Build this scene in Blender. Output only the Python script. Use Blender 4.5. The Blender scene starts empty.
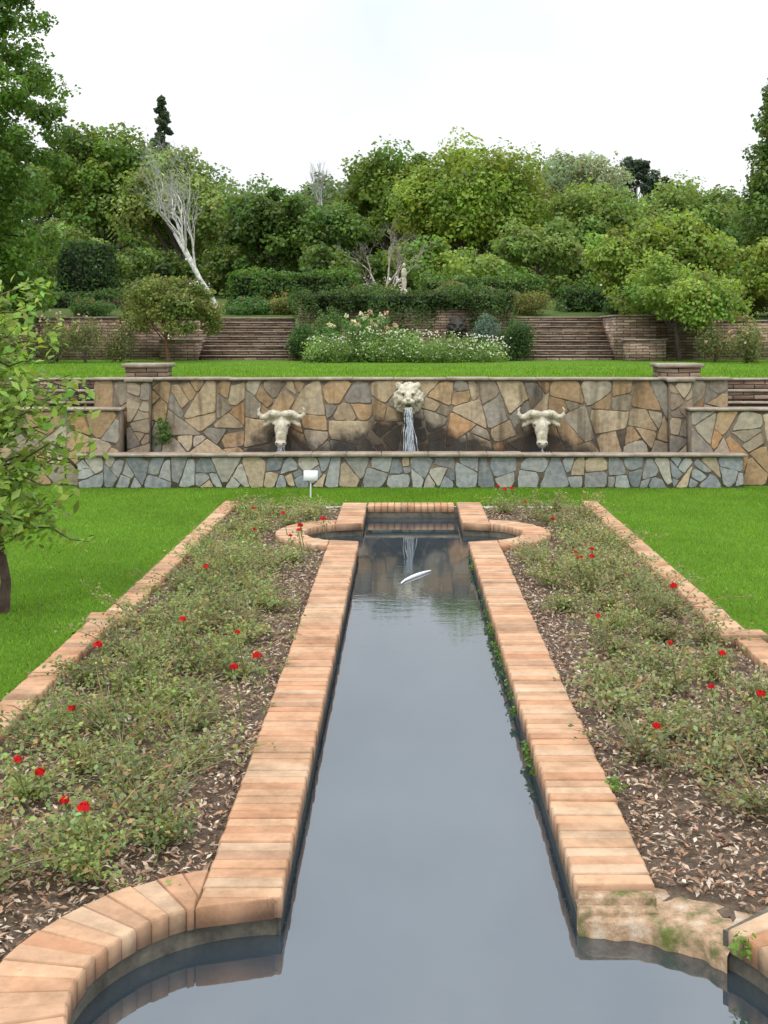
import bpy, math, random
import numpy as np
from mathutils import Vector
R = np.random.default_rng(7)
random.seed(7)
scene = bpy.context.scene
scene.view_settings.view_transform = 'Standard'
scene.view_settings.look = 'None'
scene.view_settings.exposure = 0

# ---------------------------------------------------------------- materials
def newmat(name):
    m = bpy.data.materials.new(name); m.use_nodes = True
    nt = m.node_tree; nt.nodes.clear()
    out = nt.nodes.new('ShaderNodeOutputMaterial')
    p = nt.nodes.new('ShaderNodeBsdfPrincipled')
    nt.links.new(p.outputs[0], out.inputs[0])
    return m, nt, p, out
def N(nt, t, **kw):
    n = nt.nodes.new(t)
    for k, v in kw.items(): setattr(n, k, v)
    return n
def math_(nt, op, a, b=None, clamp=False):
    n = N(nt, 'ShaderNodeMath', operation=op); n.use_clamp = clamp
    for i, s in enumerate((a, b)):
        if s is None: continue
        if isinstance(s, (int, float)): n.inputs[i].default_value = s
        else: nt.links.new(s, n.inputs[i])
    return n.outputs[0]
def noise(nt, scale, detail=4, vec=None, rough=0.6):
    n = N(nt, 'ShaderNodeTexNoise'); n.inputs['Scale'].default_value = scale
    n.inputs['Detail'].default_value = detail; n.inputs['Roughness'].default_value = rough
    if vec is None:
        vec = N(nt, 'ShaderNodeTexCoord').outputs['Object']
    nt.links.new(vec, n.inputs['Vector'])
    return n.outputs['Fac']
def ramp(nt, fac, stops):
    r = N(nt, 'ShaderNodeValToRGB'); e = r.color_ramp.elements
    e[0].position, e[0].color = stops[0][0], (*stops[0][1], 1)
    e[1].position, e[1].color = stops[-1][0], (*stops[-1][1], 1)
    for p, c in stops[1:-1]:
        x = e.new(p); x.color = (*c, 1)
    nt.links.new(fac, r.inputs[0]); return r.outputs[0]
def mixc(nt, mode, fac, a, b):
    m = N(nt, 'ShaderNodeMix', data_type='RGBA', blend_type=mode)
    if isinstance(fac, (int, float)): m.inputs[0].default_value = fac
    else: nt.links.new(fac, m.inputs[0])
    for i, s in ((6, a), (7, b)):
        if isinstance(s, tuple): m.inputs[i].default_value = (*s, 1)
        else: nt.links.new(s, m.inputs[i])
    return m.outputs[2]
def bump(nt, p, h, strength, dist=0.02):
    b = N(nt, 'ShaderNodeBump'); b.inputs['Strength'].default_value = strength
    b.inputs['Distance'].default_value = dist
    nt.links.new(h, b.inputs['Height']); nt.links.new(b.outputs[0], p.inputs['Normal'])

def attr_mat(name, rough=0.8, nscale=20, namp=(0.7, 1.25), bumps=0.3, bscale=40, dist=0.01, spec=0.3):
    m, nt, p, o = newmat(name)
    a = N(nt, 'ShaderNodeAttribute', attribute_name='Col').outputs['Color']
    n = noise(nt, nscale, 6)
    g = ramp(nt, n, [(0.3, (namp[0],)*3), (0.7, (namp[1],)*3)])
    c = mixc(nt, 'MULTIPLY', 1.0, a, g)
    nt.links.new(c, p.inputs['Base Color']); p.inputs['Roughness'].default_value = rough
    p.inputs['Specular IOR Level'].default_value = spec
    bump(nt, p, noise(nt, bscale, 6), bumps, dist)
    return m, nt, p, c
def leaf_mat(name, transl=0.35, rough=0.5, spec=0.3):
    m, nt, p, o = newmat(name)
    a = N(nt, 'ShaderNodeAttribute', attribute_name='Col').outputs['Color']
    nt.links.new(a, p.inputs['Base Color']); p.inputs['Roughness'].default_value = rough
    p.inputs['Specular IOR Level'].default_value = spec
    t = N(nt, 'ShaderNodeBsdfTranslucent')
    c = mixc(nt, 'MULTIPLY', 1.0, a, (1.4, 1.35, 0.7)); nt.links.new(c, t.inputs[0])
    mx = N(nt, 'ShaderNodeMixShader'); mx.inputs[0].default_value = transl
    nt.links.new(p.outputs[0], mx.inputs[1]); nt.links.new(t.outputs[0], mx.inputs[2])
    nt.links.new(mx.outputs[0], o.inputs[0])
    return m
def plain_mat(name, stops, nscale, rough=0.85, bs=0.4, bscale=30, dist=0.02, spec=0.3):
    m, nt, p, o = newmat(name)
    c = ramp(nt, noise(nt, nscale, 8, rough=0.7), stops)
    nt.links.new(c, p.inputs['Base Color']); p.inputs['Roughness'].default_value = rough
    p.inputs['Specular IOR Level'].default_value = spec
    bump(nt, p, noise(nt, bscale, 8), bs, dist)
    return m

M_leaf = leaf_mat('leaf', 0.42)
M_grass = leaf_mat('grass_blade', 0.4, 0.6, 0.15)
M_petal = leaf_mat('petal', 0.2, 0.6, 0.2)
M_bark = attr_mat('bark', 0.9, 12, (0.5, 1.3), 0.6, 30)[0]
M_chip = attr_mat('wood_chip', 0.9, 30)[0]
M_soil = plain_mat('soil', [(0.3, (0.08, 0.052, 0.035)), (0.7, (0.22, 0.16, 0.11))], 25, 0.95, 1.0, 40, 0.04)
M_lawn = plain_mat('lawn', [(0.3, (0.08, 0.17, 0.015)), (0.7, (0.13, 0.245, 0.025))], 1.5, 0.95, 0.8, 120, 0.03, 0.1)
M_hill = plain_mat('hill', [(0.3, (0.05, 0.075, 0.018)), (0.7, (0.09, 0.13, 0.03))], 1.5, 0.95, 0.8, 20, 0.03, 0.1)
M_conc = plain_mat('concrete', [(0.3, (0.05, 0.045, 0.035)), (0.7, (0.20, 0.18, 0.14))], 8, 0.9, 0.5, 50, 0.01)
M_mortar = plain_mat('mortar', [(0.3, (0.11, 0.085, 0.062)), (0.7, (0.25, 0.20, 0.145))], 12, 0.95, 0.5, 60, 0.01)
M_slab = plain_mat('slab', [(0.3, (0.17, 0.135, 0.10)), (0.5, (0.29, 0.235, 0.18)), (0.7, (0.42, 0.37, 0.30))], 4, 0.9, 0.5, 40, 0.01)
M_cream = plain_mat('cream_stone', [(0.32, (0.26, 0.22, 0.15)), (0.5, (0.52, 0.47, 0.36)), (0.68, (0.66, 0.62, 0.51))], 12, 0.8, 0.6, 40, 0.015)
M_dark = plain_mat('dark_stone', [(0.3, (0.02, 0.017, 0.015)), (0.7, (0.07, 0.06, 0.05))], 9, 0.7)
M_white = plain_mat('white_paint', [(0.3, (0.7, 0.7, 0.7)), (0.7, (0.8, 0.8, 0.8))], 5, 0.5, 0.05)

def brick_mat():
    m, nt, p, c = attr_mat('coping_brick', 0.85, 9, (0.85, 1.14), 0.45, 90, 0.004)
    dirt = ramp(nt, noise(nt, 2.2, 8, rough=.75), [(0.45, (1, 1, 1)), (0.68, (0.58, 0.55, 0.48))])
    c = mixc(nt, 'MULTIPLY', 1.0, c, dirt)
    lich = math_(nt, 'MULTIPLY', math_(nt, 'SUBTRACT', noise(nt, 38, 3), 0.60), 8.0, True)
    c = mixc(nt, 'MIX', math_(nt, 'MULTIPLY', lich, .4), c, (0.26, 0.20, 0.14))
    pale = math_(nt, 'MULTIPLY', math_(nt, 'SUBTRACT', noise(nt, 5.3, 6, rough=.7), 0.5), 4.0, True)
    c = mixc(nt, 'MIX', math_(nt, 'MULTIPLY', pale, .35), c, (0.56, 0.40, 0.26))
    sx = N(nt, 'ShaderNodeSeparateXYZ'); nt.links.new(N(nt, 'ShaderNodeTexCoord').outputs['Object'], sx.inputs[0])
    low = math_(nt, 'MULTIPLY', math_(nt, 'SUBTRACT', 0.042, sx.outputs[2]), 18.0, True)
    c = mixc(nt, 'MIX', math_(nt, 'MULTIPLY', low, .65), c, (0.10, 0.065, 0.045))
    nt.links.new(c, p.inputs['Base Color'])
    return m
M_brick = brick_mat()

def patina(nt, c):
    f = math_(nt, 'MULTIPLY', math_(nt, 'SUBTRACT', noise(nt, 6.5, 7, rough=.7), 0.5), 5.0, True)
    c = mixc(nt, 'MIX', math_(nt, 'MULTIPLY', f, .5), c, (0.40, 0.24, 0.11))
    tcn = N(nt, 'ShaderNodeMapping'); tcn.inputs['Location'].default_value = (9, 4, 2)
    nt.links.new(N(nt, 'ShaderNodeTexCoord').outputs['Object'], tcn.inputs[0])
    f = math_(nt, 'MULTIPLY', math_(nt, 'SUBTRACT', noise(nt, 5, 7, tcn.outputs[0], .7), 0.52), 6.0, True)
    return mixc(nt, 'MIX', math_(nt, 'MULTIPLY', f, .5), c, (0.37, 0.33, 0.26))
def stone_mat():
    m, nt, p, c = attr_mat('flagstone', 0.75, 14, (0.72, 1.25), 0.6, 25, 0.015)
    c = patina(nt, c)
    tc = N(nt, 'ShaderNodeTexCoord').outputs['Object']
    sx = N(nt, 'ShaderNodeSeparateXYZ'); nt.links.new(tc, sx.inputs[0])
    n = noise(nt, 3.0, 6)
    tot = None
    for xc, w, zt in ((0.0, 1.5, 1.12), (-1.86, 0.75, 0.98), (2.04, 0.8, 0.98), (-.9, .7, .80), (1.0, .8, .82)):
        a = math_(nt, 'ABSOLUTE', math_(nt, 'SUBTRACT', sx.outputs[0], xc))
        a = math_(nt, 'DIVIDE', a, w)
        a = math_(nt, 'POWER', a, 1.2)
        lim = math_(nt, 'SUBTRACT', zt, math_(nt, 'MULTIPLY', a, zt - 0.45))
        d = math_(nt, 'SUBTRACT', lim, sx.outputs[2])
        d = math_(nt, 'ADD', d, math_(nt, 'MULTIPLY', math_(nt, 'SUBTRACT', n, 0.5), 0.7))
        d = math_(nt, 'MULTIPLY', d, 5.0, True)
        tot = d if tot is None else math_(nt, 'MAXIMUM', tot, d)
    grime = ramp(nt, noise(nt, 1.3, 6), [(0.42, (1, 1, 1)), (0.66, (0.6, 0.58, 0.54))])
    c = mixc(nt, 'MULTIPLY', 1.0, c, grime)
    mp = N(nt, 'ShaderNodeMapping'); mp.inputs['Scale'].default_value = (5, 5, .5); nt.links.new(tc, mp.inputs[0])
    st = ramp(nt, noise(nt, 1, 5, mp.outputs[0]), [(0.5, (1, 1, 1)), (0.68, (0.5, 0.48, 0.46))])
    c = mixc(nt, 'MULTIPLY', 1.0, c, st)
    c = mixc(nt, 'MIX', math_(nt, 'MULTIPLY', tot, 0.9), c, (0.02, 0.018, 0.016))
    nt.links.new(c, p.inputs['Base Color'])
    return m
M_stone = stone_mat()
def stone2_mat():
    m, nt, p, c = attr_mat('basin_flagstone', 0.75, 14, (0.72, 1.25), 0.6, 25, 0.015)
    f = math_(nt, 'MULTIPLY', math_(nt, 'SUBTRACT', noise(nt, 7, 7, rough=.7), 0.52), 6.0, True)
    c = mixc(nt, 'MIX', math_(nt, 'MULTIPLY', f, .5), c, (0.40, 0.34, 0.26))
    nt.links.new(c, p.inputs['Base Color']); return m
M_stone2 = stone2_mat()
def stone3_mat():
    m, nt, p, c = attr_mat('wing_flagstone', 0.75, 14, (0.72, 1.25), 0.6, 25, 0.015)
    nt.links.new(patina(nt, c), p.inputs['Base Color']); return m
M_stone3 = stone3_mat()

def stack_mat(name, sc, stops, mort):
    m, nt, p, o = newmat(name)
    tc = N(nt, 'ShaderNodeTexCoord').outputs['Object']
    sx = N(nt, 'ShaderNodeSeparateXYZ'); nt.links.new(tc, sx.inputs[0])
    u = math_(nt, 'ADD', sx.outputs[0], sx.outputs[1])
    cb = N(nt, 'ShaderNodeCombineXYZ'); nt.links.new(u, cb.inputs[0]); nt.links.new(sx.outputs[2], cb.inputs[1])
    nn = noise(nt, 3, 2)
    zz = math_(nt, 'ADD', sx.outputs[2], math_(nt, 'MULTIPLY', nn, 0.05)); nt.links.new(zz, cb.inputs[1])
    b = N(nt, 'ShaderNodeTexBrick'); nt.links.new(cb.outputs[0], b.inputs['Vector'])
    b.inputs['Scale'].default_value = 1; b.inputs['Brick Width'].default_value = 0.34 * sc
    b.inputs['Row Height'].default_value = 0.075 * sc; b.inputs['Mortar Size'].default_value = 0.010
    b.inputs['Color1'].default_value = (0, 0, 0, 1); b.inputs['Color2'].default_value = (1, 1, 1, 1)
    b.inputs['Mortar'].default_value = (0.5, 0.5, 0.5, 1)
    mp = N(nt, 'ShaderNodeMapping'); mp.inputs['Scale'].default_value = (3, 3, 14); nt.links.new(tc, mp.inputs[0])
    v = noise(nt, 1.0, 3, mp.outputs[0])
    f = math_(nt, 'ADD', math_(nt, 'MULTIPLY', b.outputs['Color'], 0.45), math_(nt, 'MULTIPLY', v, 0.6))
    c = ramp(nt, f, stops)
    c = mixc(nt, 'MIX', b.outputs['Fac'], c, mort)
    c = mixc(nt, 'MULTIPLY', 1.0, c, ramp(nt, noise(nt, 1.5, 5), [(0.35, (0.6, 0.6, 0.6)), (0.65, (1.2, 1.2, 1.2))]))
    nt.links.new(c, p.inputs['Base Color']); p.inputs['Roughness'].default_value = 0.9
    bump(nt, p, math_(nt, 'SUBTRACT', v, b.outputs['Fac']), 0.8, 0.03)
    return m
M_stack = stack_mat('stacked_stone', 1.0, [(0.2, (0.16, 0.105, 0.075)), (0.5, (0.34, 0.22, 0.15)), (0.85, (0.50, 0.39, 0.29))], (0.07, 0.055, 0.042))

def water_mat():
    m, nt, p, o = newmat('water')
    c = ramp(nt, noise(nt, 0.8, 4), [(0.3, (0.022, 0.032, 0.040)), (0.7, (0.036, 0.050, 0.060))])
    nt.links.new(c, p.inputs['Base Color'])
    p.inputs['Roughness'].default_value = 0.0; p.inputs['IOR'].default_value = 2.6
    tc = N(nt, 'ShaderNodeTexCoord').outputs['Object']
    mp = N(nt, 'ShaderNodeMapping'); mp.inputs['Scale'].default_value = (1, 2.0, 1); nt.links.new(tc, mp.inputs[0])
    sx = N(nt, 'ShaderNodeSeparateXYZ'); nt.links.new(tc, sx.inputs[0])
    far = math_(nt, 'MULTIPLY', math_(nt, 'SUBTRACT', sx.outputs[1], 6.0), 0.14, True)
    calm = math_(nt, 'SUBTRACT', 1.0, math_(nt, 'MULTIPLY', math_(nt, 'SUBTRACT', sx.outputs[1], 11.6), 1.2, True))
    amp = math_(nt, 'ADD', math_(nt, 'MULTIPLY', math_(nt, 'MULTIPLY', far, calm), .35), 0.07)
    h = math_(nt, 'MULTIPLY', noise(nt, 5, 3, mp.outputs[0]), amp)
    bump(nt, p, h, 0.15, 0.02)
    return m
M_water = water_mat()
def fall_mat():
    m, nt, p, o = newmat('falling_water')
    p.inputs['Base Color'].default_value = (0.85, 0.92, 0.98, 1); p.inputs['Roughness'].default_value = 0.12
    p.inputs['Transmission Weight'].default_value = 0.55; p.inputs['IOR'].default_value = 1.33
    bump(nt, p, noise(nt, 30, 3), 0.5, 0.01)
    return m
M_fall = fall_mat()

# ---------------------------------------------------------------- geometry accumulator
class Geo:
    def __init__(s): s.v = []; s.f = []; s.c = []; s.m = []; s.n = 0
    def add(s, v, f, c, m=0):
        v = np.asarray(v, float).reshape(-1, 3); f = np.asarray(f, int)
        s.v.append(v); s.f.append(f + s.n); s.n += len(v)
        c = np.asarray(c, float)
        if c.ndim == 1: c = np.tile(c, (len(f), 1))
        s.c.append(c); s.m.append(np.full(len(f), m))
    def build(s, name, mats, smooth=False, parent=None):
        v = np.concatenate(s.v)
        sizes = np.concatenate([np.full(len(f), f.shape[1]) for f in s.f])
        loops = np.concatenate([f.ravel() for f in s.f])
        me = bpy.data.meshes.new(name)
        me.vertices.add(len(v)); me.vertices.foreach_set('co', v.ravel())
        me.loops.add(len(loops)); me.loops.foreach_set('vertex_index', loops.astype(np.int32))
        me.polygons.add(len(sizes))
        st = np.concatenate([[0], np.cumsum(sizes)[:-1]])
        me.polygons.foreach_set('loop_start', st.astype(np.int32))
        me.polygons.foreach_set('loop_total', sizes.astype(np.int32))
        me.polygons.foreach_set('material_index', np.concatenate(s.m).astype(np.int32))
        for mt in mats: me.materials.append(mt)
        me.update(calc_edges=True)
        a = me.attributes.new('Col', 'FLOAT_COLOR', 'FACE')
        c = np.concatenate(s.c); c = np.concatenate([c, np.ones((len(c), 1))], 1)
        a.data.foreach_set('color', c.ravel())
        if smooth: me.polygons.foreach_set('use_smooth', np.ones(len(sizes), bool))
        me.validate()
        ob = bpy.data.objects.new(name, me); scene.collection.objects.link(ob)
        if parent: ob.parent = parent
        return ob
def empty(name):
    e = bpy.data.objects.new(name, None); scene.collection.objects.link(e); return e
def nrm(a): return a / (np.linalg.norm(a, axis=-1, keepdims=True) + 1e-9)
def rdir(n): return nrm(R.normal(size=(n, 3)))
def leaves(g, cen, nor, size, cols, m=0, w=0.32, rnd=0.8):
    n = len(cen)
    nn = nrm(nor + rdir(n) * rnd); t = nrm(np.cross(nn, rdir(n))); b = np.cross(nn, t)
    s = np.broadcast_to(np.asarray(size, float), (n,))[:, None]
    v = np.stack([cen - t*s*.5, cen + b*s*w - t*s*.05 + nn*s*.08, cen + t*s*.5, cen - b*s*w - t*s*.05 + nn*s*.08], 1)
    g.add(v.reshape(-1, 3), np.arange(4*n).reshape(n, 4), cols, m)
def vary(base, n, amt=0.25, hue=0.12):
    b = np.asarray(base)[None, :] * (1 + R.normal(0, amt, (n, 1)))
    b = b * (1 + R.normal(0, hue, (n, 3)))
    return np.clip(b, 0.004, 0.9)
def tube(g, pts, rad, col, m=0, sides=6):
    pts = np.asarray(pts, float); k = len(pts)
    rad = np.broadcast_to(np.asarray(rad, float), (k,))
    d = nrm(np.gradient(pts, axis=0))
    ref = np.array([0.31, 0.95, 0.05]) if abs(d[0][2]) > 0.7 else np.array([0.05, 0.1, 1.0])
    a = nrm(np.cross(d, ref)); b = np.cross(d, a)
    th = np.arange(sides) * 2*np.pi/sides
    v = pts[:, None] + rad[:, None, None]*(np.cos(th)[None, :, None]*a[:, None] + np.sin(th)[None, :, None]*b[:, None])
    i = np.arange(k-1)[:, None]*sides; j = np.arange(sides)[None, :]; j2 = (j+1) % sides
    f = np.stack([i+j, i+j2, i+sides+j2, i+sides+j], -1).reshape(-1, 4)
    g.add(v.reshape(-1, 3), f, col, m)
def box(g, x0, x1, y0, y1, z0, z1, col, m=0, bev=0.0):
    if bev:
        def ring(dx, z): return [(x0+dx, y0+dx, z), (x1-dx, y0+dx, z), (x1-dx, y1-dx, z), (x0+dx, y1-dx, z)]
        v = ring(0, z0) + ring(0, z1-bev) + ring(bev, z1)
        f = [(3, 2, 1, 0)] + [(a, (a+1) % 4, (a+1) % 4+4, a+4) for a in range(4)] + [(a+4, (a+1) % 4+4, (a+1) % 4+8, a+8) for a in range(4)] + [(8, 9, 10, 11)]
    else:
        v = [(x0, y0, z0), (x1, y0, z0), (x1, y1, z0), (x0, y1, z0), (x0, y0, z1), (x1, y0, z1), (x1, y1, z1), (x0, y1, z1)]
        f = [(3, 2, 1, 0), (4, 5, 6, 7), (0, 1, 5, 4), (1, 2, 6, 5), (2, 3, 7, 6), (3, 0, 4, 7)]
    g.add(v, f, col, m)
def prism(g, poly, z0, z1, col, bev=0.006):
    if len(poly) < 3: return
    q = np.asarray(poly, float); n = len(q)
    area = sum(q[i][0]*q[(i+1) % n][1]-q[(i+1) % n][0]*q[i][1] for i in range(n))/2
    if abs(area) < 3e-4: return
    if area < 0: q = q[::-1]
    c = q.mean(0)
    inn = q + (c-q)/np.linalg.norm(c-q, axis=1, keepdims=True)*bev*1.4
    tl = R.normal(0, .0015, 2)
    v = [(*p, z0) for p in q] + [(*p, z1-bev) for p in q] + [(*p, z1+np.dot(p-c, tl)) for p in inn]
    i = np.arange(n); j = (i+1) % n
    g.add(v, np.concatenate([np.stack([i, j, j+n, i+n], 1), np.stack([i+n, j+n, j+2*n, i+2*n], 1)]), col)
    g.add([v[2*n+a] for a in range(n)], [list(range(n))], col)
def ellip(g, c, r, col, m=0, nu=14, nv=9, rot=None):
    th = np.linspace(0, 2*np.pi, nu, endpoint=False); ph = np.linspace(0.08, np.pi-0.08, nv)
    v = np.stack([np.outer(np.sin(ph), np.cos(th)), np.outer(np.sin(ph), np.sin(th)), np.outer(np.cos(ph), np.ones(nu))], -1).reshape(-1, 3)
    v = v*np.asarray(r)
    v = v + np.asarray(c)
    i = np.arange(nv-1)[:, None]*nu; j = np.arange(nu)[None, :]; j2 = (j+1) % nu
    g.add(v, np.stack([i+j, i+nu+j, i+nu+j2, i+j2], -1).reshape(-1, 4), col, m)
    g.add(v[:nu], np.arange(nu)[None, :], np.asarray(col), m); g.add(v[-nu:], np.arange(nu)[::-1][None, :], np.asarray(col), m)
def clip(poly, nx, nz, d):
    out = []
    for i in range(len(poly)):
        p, q = poly[i], poly[(i+1) % len(poly)]
        a = p[0]*nx+p[1]*nz-d; b = q[0]*nx+q[1]*nz-d
        if a <= 0: out.append(p)
        if (a < 0 < b) or (b < 0 < a):
            t = a/(a-b); out.append((p[0]+t*(q[0]-p[0]), p[1]+t*(q[1]-p[1])))
    return out

# ---------------------------------------------------------------- layout constants (metres)
CX = 0.10; HW = 0.573; CW = 0.31; TOP = 0.05; WZ = -0.10
LI, RI = CX-HW, CX+HW
YN, YF = 3.97, 13.12
RIN = 0.62; YEND = 15.1; YST = 1.2
ROUT = RIN+CW
DI = math.sqrt(RIN**2-CW**2)
def brickcol(n=1):
    base = np.array([(0.48, 0.27, 0.155), (0.51, 0.31, 0.185), (0.45, 0.235, 0.13), (0.50, 0.34, 0.22), (0.40, 0.235, 0.145), (.48, .29, .175)])
    c = base[R.choice(6, p=[.3, .22, .15, .14, .05, .14])]*(1+R.normal(0, 0.06))
    return np.clip(c, 0, 1)
gb = Geo()
def row(x0, x1, ya, yb, sp=0.084, z1=TOP, z0=-0.03, jog=0.003, clips=()):
    y = ya
    while y < yb-0.02:
        e = min(y+sp-0.007, yb)
        j = R.normal(0, jog); dz = R.normal(0, 0.002); s = R.normal(0, 0.0015)
        q = [(x0+j, y+s), (x1+j, y-s), (x1+j, e-s), (x0+j, e+s)]
        for c in clips: q = clip(q, *c)
        prism(gb, q, z0, z1+dz, brickcol()); y += sp
for side, xi in ((-1, LI), (1, RI)):
    xo = xi+side*CW; a, b = min(xi, xo), max(xi, xo)
    def chord(yc, up):
        px, py, qx, qy = xi, yc+up*RIN, xo, yc+up*DI
        nx, ny = (qy-py), -(qx-px); L = math.hypot(nx, ny); nx /= L; ny /= L
        if ny*up > 0: nx, ny = -nx, -ny
        return (nx, ny, nx*px+ny*py)
    if side > 0: row(a, b, YN+RIN+.12, YF-DI, clips=[chord(YF, -1)])
    else: row(a, b, YN+DI, YF-DI, clips=[chord(YN, 1), chord(YF, -1)])
    row(a, b, YF+DI, YEND+CW, clips=[chord(YF, 1)])
    row(a, b, YST, YN-DI, clips=[chord(YN, -1)])
    for yc in (YN, YF):
        a0, a1 = (math.pi/2, 3*math.pi/2) if side < 0 else (-math.pi/2, math.pi/2)
        n = 27; st = (a1-a0)/n
        for i in range(n):
            t0 = a0+i*st; t1 = t0+st*0.94; tm = (t0+t1)/2
            if side > 0 and yc == YN and tm > math.radians(37): continue
            ro = ROUT+R.normal(0, .004); ri = RIN+R.normal(0, .003)
            q = [(xi+r*math.cos(t), yc+r*math.sin(t)) for r, t in ((ri, t0), (ro, t0), (ro, t1), (ri, t1))]
            q = clip(q, -side, 0, -side*xo-.005)
            if len(q) >= 3: prism(gb, q, -0.03, TOP+R.normal(0, .002), brickcol(), 0.007)
for i in range(int(2*HW/0.084)):
    x = LI+i*0.084+0.02
    prism(gb, [(x, YEND), (x+.077, YEND), (x+.077, YEND+CW), (x, YEND+CW)], -0.03, TOP, brickcol())
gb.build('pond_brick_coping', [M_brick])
gb = Geo()
row(-2.33, -2.14, 9.3, 15.6, 0.10, 0.045); row(-2.38, -2.19, 1.5, 9.1, 0.10, 0.045)
row(-2.42, -2.08, 9.11, 9.28, 0.085, 0.06)
gb.build('bed_brick_edging', [M_brick])
gb = Geo()
row(2.31, 2.50, 8.75, 15.6, 0.10, 0.045); row(2.36, 2.55, 1.5, 8.55, 0.10, 0.045)
row(2.26, 2.60, 8.56, 8.73, 0.085, 0.06)
gb.build('bed_brick_edging', [M_brick])

gc = Geo(); cc = (0.2, 0.2, 0.2)
def wallseg(p, q, z0, z1): gc.add([(p[0], p[1], z0), (q[0], q[1], z0), (q[0], q[1], z1), (p[0], p[1], z1)], [(0, 1, 2, 3)], cc)
def flat(p4, z): gc.add([(*p, z) for p in p4], [(0, 1, 2, 3)], cc)
for side, xi in ((-1, LI), (1, RI)):
    s = side*0.012; e = xi+side*CW
    for ya, yb in ((YST, YN-RIN), (YN+RIN, YF-RIN), (YF+RIN, YEND)):
        if side > 0 and ya == YN+RIN: ya += .12
        wallseg((xi+s, ya), (xi+s, yb), -0.5, 0.036)
        x0, x1 = sorted((xi+s, e-s)); flat([(x0, ya), (x1, ya), (x1, yb), (x0, yb)], 0.034)
    for yc in (YN, YF):
        th = np.linspace(-math.pi/2, math.pi/2, 33)
        for t0, t1 in zip(th[:-1], th[1:]):
            f = lambda r, t: (xi+side*r*math.cos(t), yc+r*math.sin(t))
            if side > 0 and yc == YN and (t0+t1)/2 > math.radians(37): continue
            wallseg(f(RIN+.012, t0), f(RIN+.012, t1), -0.5, 0.036)
            flat([f(RIN+.012, t0), f(ROUT-.01, t0), f(ROUT-.01, t1), f(RIN+.012, t1)], 0.030)
wallseg((LI-.02, YEND+.01), (RI+.02, YEND+.01), -0.5, 0.036)
gc.build('pond_wall', [M_conc])
gs = Geo()
th = np.linspace(math.radians(35.5), math.radians(90), 40); m = len(th)
wi = RIN-.012+.008*np.sin(th*17)+.005*np.sin(th*41); wo = ROUT-.02+.02*np.sin(th*11)+.01*np.sin(th*29)
prof = []
for r, z in ((wi, -.5), (wi, -.04), (wi+.015, -.025), (wi*.5+wo*.5, -.012), (wo-.02, -.015), (wo+.01, -.06)):
    zz = z+(.003*np.sin(th*23+r*40) if z > -.1 else 0)
    prof.append(np.stack([RI+r*np.cos(th), YN+r*np.sin(th), np.broadcast_to(zz, th.shape)], 1))
P = np.array(prof); k = len(prof)
i = np.arange(k-1)[:, None]*m; j = np.arange(m-1)[None, :]
gs.add(P.reshape(-1, 3), np.stack([i+j, i+m+j, i+m+j+1, i+j+1], -1).reshape(-1, 4), cc)
box(gs, RI-.004, RI+CW-.01, YN+RIN-.0, YN+RIN+.056, -.5, -.004, cc, 0, .008)
box(gs, RI+.006, RI+CW-.005, YN+RIN+.058, YN+RIN+.116, -.5, .024, cc, 0, .008)
M_ledge = plain_mat('ledge_stone', [(0.36, (0.11, 0.13, 0.03)), (0.44, (0.24, 0.18, 0.10)), (0.52, (0.40, 0.26, 0.16)), (0.64, (0.50, 0.42, 0.32))], 9, 0.9, 0.8, 30, 0.02)
gs.build('pond_stone_ledge', [M_ledge])

gw = Geo(); gw.add([(-1.7, YST, WZ), (1.9, YST, WZ), (1.9, YEND+.2, WZ), (-1.7, YEND+.2, WZ)], [(0, 1, 2, 3)], cc)
gw.build('pond_water', [M_water])

gl = Geo()
def sheet(g, x0, x1, y0, y1, z0, z1=None):
    z1 = z0 if z1 is None else z1
    g.add([(x0, y0, z0), (x1, y0, z0), (x1, y1, z1), (x0, y1, z1)], [(0, 1, 2, 3)], (0.1, 0.2, 0.02))
sheet(gl, -80, -2.2, -60, 18.3, 0); sheet(gl, 2.4, 80, -60, 18.3, 0); sheet(gl, -2.2, 2.4, 15.4, 18.3, 0); sheet(gl, -2.2, 2.4, -60, 1.3, 0)
gl.build('lawn', [M_lawn])
def inpond(x, y, pad):
    if LI-pad < x < RI+pad and YST-.3 < y < YEND+pad: return True
    for xi in (LI, RI):
        for yc in (YN, YF):
            if math.hypot(x-xi, y-yc) < RIN+pad: return True
    return False
gso = Geo(); st = 0.06
xs = np.arange(-2.24, 2.45, st); ys = np.arange(1.2, 15.5, st)
hh = R.normal(0, .008, (len(xs), len(ys)))
vid = {}; vv = []; ff = []
def gv(i, j):
    if (i, j) not in vid: vid[(i, j)] = len(vv); vv.append((xs[i], ys[j], -0.02+hh[i, j]))
    return vid[(i, j)]
for i in range(len(xs)-1):
    for j in range(len(ys)-1):
        if not inpond(xs[i]+st/2, ys[j]+st/2, 0.17): ff.append((gv(i, j), gv(i+1, j), gv(i+1, j+1), gv(i, j+1)))
gso.add(vv, ff, (0.1, 0.07, 0.05)); gso.build('bed_soil', [M_soil], True)

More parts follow.
